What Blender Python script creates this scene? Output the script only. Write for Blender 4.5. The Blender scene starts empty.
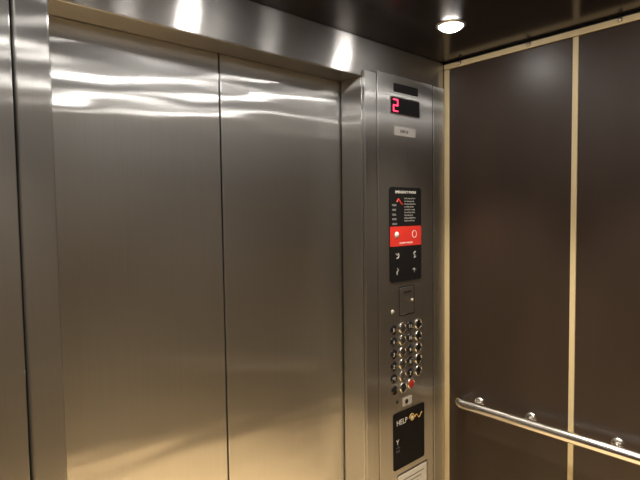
import bpy, bmesh, math
from mathutils import Vector, Matrix
S=bpy.context.scene
S.view_settings.view_transform='Standard'
COL=S.collection
# ---------------- camera ----------------
YAW=math.radians(41.8);PIT=math.radians(3.0);ROLL=0.0135
fw=Vector((math.sin(YAW)*math.cos(PIT),math.cos(YAW)*math.cos(PIT),-math.sin(PIT)))
r0=Vector((math.cos(YAW),-math.sin(YAW),0));u0=r0.cross(fw)
up=u0*math.cos(ROLL)+r0*math.sin(ROLL);rt=r0*math.cos(ROLL)-u0*math.sin(ROLL)
cam=bpy.data.cameras.new('camera');co=bpy.data.objects.new('camera',cam);COL.objects.link(co)
cam.sensor_width=36;cam.lens=500/640*36;cam.clip_start=.01
M=Matrix((rt,up,-fw)).transposed().to_4x4();M.translation=(0,0,1.62);co.matrix_world=M
S.camera=co
# ---------------- helpers ----------------
def addobj(n,me,m=None,parent=None):
    o=bpy.data.objects.new(n,me);COL.objects.link(o)
    if m:me.materials.append(m)
    if parent:o.parent=parent
    return o
def empty(n,parent=None):
    o=bpy.data.objects.new(n,None);COL.objects.link(o);o.empty_display_size=.05
    if parent:o.parent=parent
    return o
def box(n,a,b,m,parent=None,bev=0,seg=2):
    me=bpy.data.meshes.new(n);bm=bmesh.new();bmesh.ops.create_cube(bm,size=1)
    for v in bm.verts:
        v.co=Vector([a[i]+(v.co[i]+.5)*(b[i]-a[i]) for i in range(3)])
    if bev:bmesh.ops.bevel(bm,geom=bm.edges[:],offset=bev,segments=seg,profile=.5,affect='EDGES')
    bm.to_mesh(me);bm.free()
    return addobj(n,me,m,parent)
def rrect(n,x0,x1,z0,z1,y0,y1,r,m,parent=None,bev=0):
    """rounded rectangle slab on an xz plane, front at y0, back at y1"""
    me=bpy.data.meshes.new(n);bm=bmesh.new();vs=[]
    for cx,cz,a0 in((x1-r,z1-r,0),(x0+r,z1-r,90),(x0+r,z0+r,180),(x1-r,z0+r,270)):
        for k in range(7):
            a=math.radians(a0+15*k);vs.append(bm.verts.new((cx+r*math.cos(a),y0,cz+r*math.sin(a))))
    f=bm.faces.new(vs)
    ex=bmesh.ops.extrude_face_region(bm,geom=[f])
    nv=[g for g in ex['geom'] if isinstance(g,bmesh.types.BMVert)]
    bmesh.ops.translate(bm,verts=nv,vec=(0,y1-y0,0))
    bmesh.ops.recalc_face_normals(bm,faces=bm.faces)
    if bev:
        es=[e for e in bm.edges if all(abs(v.co.y-y0)<1e-6 for v in e.verts)]
        bmesh.ops.bevel(bm,geom=es,offset=bev,segments=2,profile=.5,affect='EDGES')
    bm.to_mesh(me);bm.free();return addobj(n,me,m,parent)
def lathe(n,prof,m,origin,axis,parent=None,seg=32):
    """prof: list of (radius, height along axis)"""
    me=bpy.data.meshes.new(n);bm=bmesh.new()
    ax=Vector(axis).normalized();q=Vector((0,0,1)).rotation_difference(ax)
    rings=[]
    for r,h in prof:
        if r<1e-6: rings.append([bm.verts.new(Vector(origin)+q@Vector((0,0,h)))])
        else: rings.append([bm.verts.new(Vector(origin)+q@Vector((r*math.cos(2*math.pi*k/seg),r*math.sin(2*math.pi*k/seg),h))) for k in range(seg)])
    for A,B in zip(rings,rings[1:]):
        for k in range(seg):
            a=A[k%len(A)];b=A[(k+1)%len(A)];c=B[(k+1)%len(B)];d=B[k%len(B)]
            vs=[]
            for v in(a,b,c,d):
                if v not in vs:vs.append(v)
            if len(vs)>2:
                try:bm.faces.new(vs)
                except ValueError:pass
    bmesh.ops.recalc_face_normals(bm,faces=bm.faces)
    for f in bm.faces:f.smooth=True
    bm.to_mesh(me);bm.free();return addobj(n,me,m,parent)
def tube(n,pts,r,m,parent=None):
    cu=bpy.data.curves.new(n,'CURVE');cu.dimensions='3D';cu.bevel_depth=r;cu.bevel_resolution=8;cu.use_fill_caps=True
    sp=cu.splines.new('POLY');sp.points.add(len(pts)-1)
    for p,c in zip(sp.points,pts):p.co=(*c,1)
    t=bpy.data.objects.new(n,cu);COL.objects.link(t)
    dg=bpy.context.evaluated_depsgraph_get();dg.update()
    me=bpy.data.meshes.new_from_object(t.evaluated_get(dg));bpy.data.objects.remove(t)
    for p in me.polygons:p.use_smooth=True
    me.materials.clear();return addobj(n,me,m,parent)
def text(n,s,size,x,z,y,m,parent=None,align='LEFT',ext=.0003):
    cu=bpy.data.curves.new(n,'FONT');cu.body=s;cu.size=size;cu.extrude=ext;cu.align_x=align
    t=bpy.data.objects.new(n,cu);COL.objects.link(t)
    dg=bpy.context.evaluated_depsgraph_get();dg.update()
    me=bpy.data.meshes.new_from_object(t.evaluated_get(dg));bpy.data.objects.remove(t)
    me.transform(Matrix.Translation((x,y,z))@Matrix.Rotation(math.pi/2,4,'X'))
    me.materials.clear();return addobj(n,me,m,parent)
# ---------------- materials ----------------
def mat(n,c,r,me=0,emi=None,es=0,noise=None,coat=0):
    m=bpy.data.materials.new(n);m.use_nodes=True;nt=m.node_tree;b=nt.nodes['Principled BSDF']
    b.inputs['Base Color'].default_value=(*c,1);b.inputs['Roughness'].default_value=r;b.inputs['Metallic'].default_value=me
    if emi:
        b.inputs['Emission Color'].default_value=(*emi,1);b.inputs['Emission Strength'].default_value=es
    if noise:
        tc=nt.nodes.new('ShaderNodeTexCoord');mp=nt.nodes.new('ShaderNodeMapping');mp.inputs['Scale'].default_value=noise
        no=nt.nodes.new('ShaderNodeTexNoise');no.inputs['Scale'].default_value=1;no.inputs['Detail'].default_value=6
        cr=nt.nodes.new('ShaderNodeValToRGB')
        cr.color_ramp.elements[0].position=.3;cr.color_ramp.elements[1].position=.7
        cr.color_ramp.elements[0].color=(*[k*.88 for k in c],1);cr.color_ramp.elements[1].color=(*[k*1.12 for k in c],1)
        L=nt.links.new;L(tc.outputs['Object'],mp.inputs[0]);L(mp.outputs[0],no.inputs[0]);L(no.outputs[0],cr.inputs[0]);L(cr.outputs[0],b.inputs['Base Color'])
    return m
def steel(n,c,tan,bs,dist,sharp=.22,aniso=.85,rough=.5,mix=.45):
    m=bpy.data.materials.new(n);m.use_nodes=True;nt=m.node_tree;N=nt.nodes;L=nt.links.new
    N.remove(N['Principled BSDF']);out=N['Material Output']
    x=N.new('ShaderNodeCombineXYZ')
    for i in range(3):x.inputs[i].default_value=tan[i]
    g1=N.new('ShaderNodeBsdfAnisotropic');g1.inputs['Roughness'].default_value=sharp;g1.inputs['Anisotropy'].default_value=aniso
    g2=N.new('ShaderNodeBsdfAnisotropic');g2.inputs['Roughness'].default_value=rough
    L(x.outputs[0],g1.inputs['Tangent'])
    mx=N.new('ShaderNodeMixShader');mx.inputs[0].default_value=mix
    L(g1.outputs[0],mx.inputs[1]);L(g2.outputs[0],mx.inputs[2]);L(mx.outputs[0],out.inputs[0])
    tc=N.new('ShaderNodeTexCoord');mp=N.new('ShaderNodeMapping');mp.inputs['Scale'].default_value=bs
    no=N.new('ShaderNodeTexNoise');no.inputs['Scale'].default_value=1;no.inputs['Detail'].default_value=1
    bu=N.new('ShaderNodeBump');bu.inputs['Distance'].default_value=dist;bu.inputs['Strength'].default_value=1
    L(tc.outputs['Object'],mp.inputs[0]);L(mp.outputs[0],no.inputs[0]);L(no.outputs[0],bu.inputs['Height'])
    L(bu.outputs[0],g1.inputs['Normal'])
    # fine grain in the brushing direction
    mp2=N.new('ShaderNodeMapping');mp2.inputs['Scale'].default_value=tuple(3 if t else 300 for t in tan)
    n2=N.new('ShaderNodeTexNoise');n2.inputs['Scale'].default_value=1;n2.inputs['Detail'].default_value=3
    cr=N.new('ShaderNodeValToRGB');cr.color_ramp.elements[0].position=.3;cr.color_ramp.elements[1].position=.7
    cr.color_ramp.elements[0].color=(*[k*.95 for k in c],1);cr.color_ramp.elements[1].color=(*c,1)
    L(tc.outputs['Object'],mp2.inputs[0]);L(mp2.outputs[0],n2.inputs[0]);L(n2.outputs[0],cr.inputs[0])
    for g in(g1,g2):L(cr.outputs[0],g.inputs['Color'])
    return m
SC=(.68,.68,.665)
steel_door=steel('brushed_steel_door',SC,(0,0,1),(2.2,2.2,9),.0026,sharp=.17,aniso=.86,rough=.45,mix=.36)
steel_jamb=steel('brushed_steel_jamb',(.58,.575,.555),(0,0,1),(2,2,2),.0008,mix=.36)
steel_head=steel('brushed_steel_header',(.47,.46,.445),(1,0,0),(2,2,2),.0006,sharp=.27,aniso=.7,mix=.25)
steel_cop=steel('brushed_steel_panel',(.56,.555,.54),(0,0,1),(3,3,3),.0005,sharp=.3,mix=.38)
chrome=mat('polished_steel',(.85,.83,.79),.2,1)
satin=mat('satin_steel',(.75,.72,.68),.3,1)
silver=mat('silver_label',(.62,.60,.57),.45,.2)
laminate=mat('brown_laminate',(.044,.0295,.022),.38,noise=(6,6,.8))
cream=mat('cream_trim',(.78,.66,.40),.4)
floor_m=mat('floor_tile',(.82,.62,.36),.45,noise=(12,12,12))
ceil_m=mat('dark_ceiling',(.075,.06,.055),.2,.9)
black=mat('black_acrylic',(.012,.012,.013),.2)
dark=mat('dark_gap',(.01,.01,.01),.7)
red=mat('red_print',(.65,.04,.03),.35)
white=mat('white_print',(.8,.8,.78),.5)
gold=mat('gold_print',(.7,.45,.12),.4)
led=mat('red_led',(.1,0,0),.4,emi=(1,.03,.08),es=5)
redbtn=mat('red_button',(.5,.03,.02),.3)
paper=mat('paper_card',(.75,.74,.70),.6)
# ---------------- shell ----------------
C=2.285;YF=1.32;YB=-.35;XL=-.2;XR=1.94
box('floor',(XL,YB,-.05),(XR,YF,0),floor_m)
box('ceiling',(XL-.05,YB-.05,C),(XR+.05,YF+.14,C+.05),ceil_m)
def panelled(name,axis,pos,sgn,lo,hi,joints):
    """laminate wall: backing + separate boards between vertical cream reveals"""
    th=.012
    def bx(n,a0,a1,z0,z1,d0,d1,m,p=None,bev=0):
        c0,c1=sorted((pos+sgn*d0,pos+sgn*d1))
        if axis=='x':return box(n,(c0,a0,z0),(c1,a1,z1),m,p,bev)
        return box(n,(a0,c0,z0),(a1,c1,z1),m,p,bev)
    w=bx(name,lo,hi,0,C,th,.06,dark)
    edges=[lo]+joints+[hi]
    for k in range(len(edges)-1):
        bx('laminate_board_%d'%(k+1),edges[k]+.0115,edges[k+1]-.0115,.10,C-.034,0,th-.0005,laminate,w,.0015)
    bx('kick_plate',lo,hi,0,.095,.002,th-.0005,satin,w)
    return bx
TR=[0]
def trim(a,b):
    TR[0]+=1;return box('trim_%d'%TR[0],a,b,cream,None,.001,1)
panelled('wall_right','x',XR,1,YB,YF,[.194,.756])
for y in(.194,.756):trim((XR-.003,y-.010,.1),(XR+.0115,y+.010,C-.034))
trim((XR-.003,1.292,.1),(XR+.0115,1.318,C-.034))
trim((XR-.004,YB+.01,C-.031),(XR+.0115,1.318,C-.009))
panelled('wall_left','x',XL,-1,YB,YF,[.198,.758])
for y in(.198,.758):trim((XL-.0115,y-.011,.1),(XL+.003,y+.011,C-.034))
trim((XL-.0115,YB+.01,C-.033),(XL+.004,1.318,C-.006))
panelled('wall_back','y',YB,-1,XL,XR,[.33,.87,1.41])
for x in(.33,.87,1.41):trim((x-.011,YB-.0115,.1),(x+.011,YB+.003,C-.034))
trim((XL+.01,YB-.0115,C-.033),(XR-.01,YB+.004,C-.006))
# small clips holding the top trim
clips=empty('panel_clip_set')
for k,y in enumerate((1.235,.93,.61,.3,0)):
    lathe('clip_%d'%(k+1),[(0,.012),(.006,.011),(.008,.006),(.008,0)],satin,(XR-.004,y,C-.018),(-1,0,0),clips,16)
# ---------------- front wall ----------------
wf=empty('wall_front')
box('left_return',(XL,YF,0),(.2515,YF+.11,C),steel_jamb,wf,.003)
box('left_jamb',(.2565,YF,0),(.333,YF+.11,C),steel_jamb,wf,.006,3)
box('left_joint_backing',(.251,YF+.012,0),(.257,YF+.1,C),dark,wf)
box('door_header',(.3335,YF,2.137),(1.94,YF+.11,C),steel_head,wf,.004)
box('right_jamb',(1.40,YF,0),(1.478,YF+.11,2.1365),steel_jamb,wf,.003)
box('right_return',(1.479,YF+.002,0),(1.94,YF+.11,2.1365),steel_jamb,wf)
# ---------------- doors ----------------
for i,(a,b) in enumerate(((.30,.8545),(.8595,1.43))):
    d=box('elevator_door',(a,1.436,.012),(b,1.462,2.20),steel_door,None,.003)
    d.name='elevator_door' if i==0 else 'elevator_door.001'
box('trim_sill',(.30,YF,-.04),(1.43,1.50,.008),satin)
# ---------------- control panel ----------------
cop=empty('elevator_control_panel');cop.location=(-.015,0,.002)
Y0=1.308
rrect('hinged_border',1.420,1.4865,.06,2.158,Y0,YF-.0005,.002,steel_cop,cop,.003)
rrect('face_plate',1.4925,1.850,.06,2.168,Y0,YF-.0005,.002,steel_cop,cop,.0025)
box('return_strip',(1.868,YF-.006,.06),(1.947,YF-.0005,2.168),steel_jamb,cop,.002)
def rr(n,x0,x1,z0,z1,m,d=.002,r=.004,y=Y0,bev=0):
    return rrect(n,x0,x1,z0,z1,y-d,y-.0002,r,m,cop,bev)
rr('camera_window',1.588,1.745,2.103,2.136,black)
rr('indicator_bezel',1.566,1.758,2.012,2.084,satin,.0015,.006)
rr('floor_indicator',1.571,1.753,2.017,2.079,black,.003,.004)
# 7-segment style figure 2
def seg(x0,x1,z0,z1,k):box('led_segment_%d'%k,(x0,Y0-.0045,z0),(x1,Y0-.0032,z1),led,cop)
X=1.582;W=.030;Z=2.023;Hh=.050;t=.0045
seg(X,X+W,Z,Z+t,1);seg(X,X+W,Z+Hh/2-t/2,Z+Hh/2+t/2,2);seg(X,X+W,Z+Hh-t,Z+Hh,3)
seg(X,X+t,Z+t,Z+Hh/2-t/2,4);seg(X+W-t,X+W,Z+Hh/2+t/2,Z+Hh-t,5)
rr('capacity_plate',1.590,1.728,1.930,1.966,silver,.002,.003)
text('capacity_text','3500 LB',.016,1.625,1.943,Y0-.0023,dark,cop)
# emergency sign
rr('emergency_sign',1.556,1.764,1.335,1.722,black,.003,.014)
ys=Y0-.0033
text('sign_title','EMERGENCY PHONE',.0145,1.66,1.697,ys,white,cop,'CENTER')
rr('sign_band',1.558,1.762,1.481,1.562,red,.0036,.003)
grey=mat('grey_print',(.35,.35,.34),.5)
for k in range(9):
    zz=1.674-k*.0115
    text('sign_line_%d'%(k+1),['in the event of a fire','use stairways only','Push the help button','to call for service','and wait for a reply','Do not force doors','Stay calm, air is','always available here','Help is on the way'][k],.0088,1.650,zz,ys,grey,cop)
for k in range(5):
    text('sign_note_%d'%(k+1),['PUSH','HELP','CALL','WAIT','HOLD'][k],.011,1.572,1.645-k*.019,ys,grey,cop)
tube('sign_flame',[(1.602,ys,1.662),(1.612,ys,1.674),(1.622,ys,1.664),(1.630,ys,1.655),(1.638,ys,1.652)],.0028,red,cop)
lathe('sign_dot_left',[(0,.001),(.013,.001),(.013,0)],white,(1.600,Y0-.0036,1.528),(0,-1,0),cop)
lathe('sign_ring_right',[(.016,.0),(.016,.001),(.013,.001),(.013,0)],white,(1.715,Y0-.0036,1.528),(0,-1,0),cop)
text('band_caption','ALARM  PHONE',.012,1.66,1.489,Y0-.0038,white,cop,'CENTER')
def icon(k,x,z,kind):
    if kind==0:pts=[(-.012,.012),(-.002,.004),(.004,.012),(.010,.004),(.004,-.006),(-.008,-.008)]
    elif kind==1:pts=[(.008,.014),(-.008,.006),(.004,.0),(-.004,-.012),(.01,-.008)]
    elif kind==2:pts=[(-.004,.014),(.006,.006),(-.004,0),(-.004,-.014)]
    else:pts=[(-.012,0),(0,.006),(0,-.012),(.0,.002),(.012,-.002)]
    tube('sign_icon_%d'%k,[(x+a,ys,z+b) for a,b in pts],.0014,white,cop)
icon(1,1.605,1.440,0);icon(2,1.715,1.440,1);icon(3,1.605,1.378,2);icon(4,1.715,1.378,3)
# phone door / key switch cabinet
rr('service_cabinet_gap',1.615,1.718,1.190,1.314,dark,.0008,.004)
rr('service_cabinet_door',1.621,1.712,1.196,1.308,steel_cop,.002,.003,bev=.0006)
rr('cabinet_pull',1.640,1.693,1.285,1.292,dark,.003,.002)
lathe('cabinet_lock',[(0,.004),(.006,.004),(.007,0)],silver,(1.70,Y0-.001,1.25),(0,-1,0),cop,20)
lathe('key_switch',[(0,.003),(.008,.003),(.010,0)],silver,(1.575,Y0,1.215),(0,-1,0),cop,20)
# buttons
def button(n,x,z,m):
    lathe(n+'_ring',[(.0225,0),(.0225,.004),(.0200,.0055),(.0175,.004),(.0175,.001)],chrome,(x,Y0,z),(0,-1,0),cop,28)
    lathe(n+'_cap',[(0,.0065),(.012,.0062),(.0165,.0045),(.017,0)],m,(x,Y0,z),(0,-1,0),cop,28)
btn=mat('button_face',(.16,.15,.14),.3,.8)
labels=[['5','11'],['4','10'],['3','9'],['2','8'],['*1','7']]
for r in range(5):
    z=1.140-.0505*r
    for c in range(2):
        xp=1.580+.107*c;xb=xp+.056
        lathe('label_plate_%d_%d'%(r,c),[(0,.002),(.0200,.002),(.0205,0)],black,(xp,Y0,z),(0,-1,0),cop,24)
        text('label_%d_%d'%(r,c),labels[r][c],.022,xp,z-.008,Y0-.0024,white,cop,'CENTER')
        button('button_%d_%d'%(r,c),xb,z,btn if c==0 else black)
button('button_door_open',1.640,.888,black)
button('button_alarm',1.692,.892,redbtn)
lathe('label_plate_open',[(0,.002),(.0185,.002),(.019,0)],black,(1.583,Y0,.888),(0,-1,0),cop,24)
rr('key_plate',1.635,1.697,.806,.842,silver,.002,.003)
lathe('key_hole',[(0,.003),(.009,.003),(.011,0)],dark,(1.66,Y0-.001,.824),(0,-1,0),cop,20)
lathe('key_screw',[(0,.003),(.007,.002),(.008,0)],dark,(1.60,Y0,.835),(0,-1,0),cop,20)
# help panel
rr('help_panel',1.572,1.782,.548,.790,black,.003,.012)
text('help_text','HELP',.032,1.592,.735,ys,white,cop)
sw=[]
for k in range(26):
    a=k/25*2*math.pi*1.15+2.2;rad=.008+.010*k/25
    sw.append((1.695+rad*math.cos(a),ys,.745+rad*math.sin(a)))
tube('help_swirl',sw,.0022,gold,cop)
lathe('help_button',[(0,.002),(.007,.0015),(.008,0)],white,(1.695,ys,.745),(0,-1,0),cop,20)
tube('help_wave',[(1.715+.0055*k,ys,.742+.009*math.sin(k*.9)) for k in range(10)],.0018,gold,cop)
text('help_symbol','Y',.030,1.590,.655,ys,white,cop)
text('help_braille','. : .\n: . :',.016,1.592,.64,ys,white,cop)
rr('card_holder',1.596,1.806,.30,.524,satin,.002,.004)
rr('certificate_card',1.604,1.798,.31,.515,paper,.003,.002)
for k in range(8):
    box('card_line_%d'%k,(1.618,Y0-.0036,.490-k*.018),(1.778-.02*(k%3),Y0-.0031,.4925-k*.018),dark,cop)
# ---------------- handrail ----------------
hr=empty('handrail')
zr=.783;xr=XR-.055;R=.03;ye=1.213;pts=[(XR-.002,ye,zr)]
for k in range(9):
    a=math.radians(90*k/8);pts.append((xr+R-R*math.sin(a),ye-R+R*math.cos(a),zr))
pts+=[(xr,1.1,zr),(xr,.5,zr),(xr,-.22,zr)]
for k in range(9):
    a=math.radians(90*k/8);pts.append((xr+R-R*math.cos(a),-.22-R*math.sin(a),zr))
pts.append((XR-.002,-.25,zr))
tube('rail_tube',pts,.0215,chrome,hr)
for k,y in enumerate((1.14,.91,.595,.2,-.12)):
    tube('bracket_arm_%d'%(k+1),[(xr+.004,y,zr-.004),(xr+.025,y,zr+.002),(XR-.004,y,zr+.004)],.008,chrome,hr)
    lathe('bracket_flange_%d'%(k+1),[(0,.010),(.012,.009),(.022,.005),(.024,0)],chrome,(XR-.0005,y,zr+.004),(-1,0,0),hr,24)
# ---------------- ceiling downlights ----------------
lens=mat('downlight_lens',(1,1,1),.5,emi=(1,.95,.90),es=80)
k=0
for y in(1.04,.45,-.12):
  for x in(.1,.835,1.57):
    e=empty('recessed_downlight' if k==0 else 'recessed_downlight.%03d'%k);k+=1
    lathe('bezel',[(.042,.001),(.042,.004),(.046,.006),(.051,.004),(.053,0)],satin,(x,y,C-.0002),(0,0,-1),e,32)
    lathe('lens',[(0,.020),(.015,.019),(.028,.015),(.037,.009),(.0415,.002)],lens,(x,y,C-.0002),(0,0,-1),e,32)
    l=bpy.data.lights.new('lamp','SPOT');l.energy=62;l.spot_size=math.radians(72);l.spot_blend=.9;l.color=(1,.87,.69);l.shadow_soft_size=.022
    q=bpy.data.objects.new('lamp',l);q.location=(x,y,C-.045);COL.objects.link(q);q.parent=e
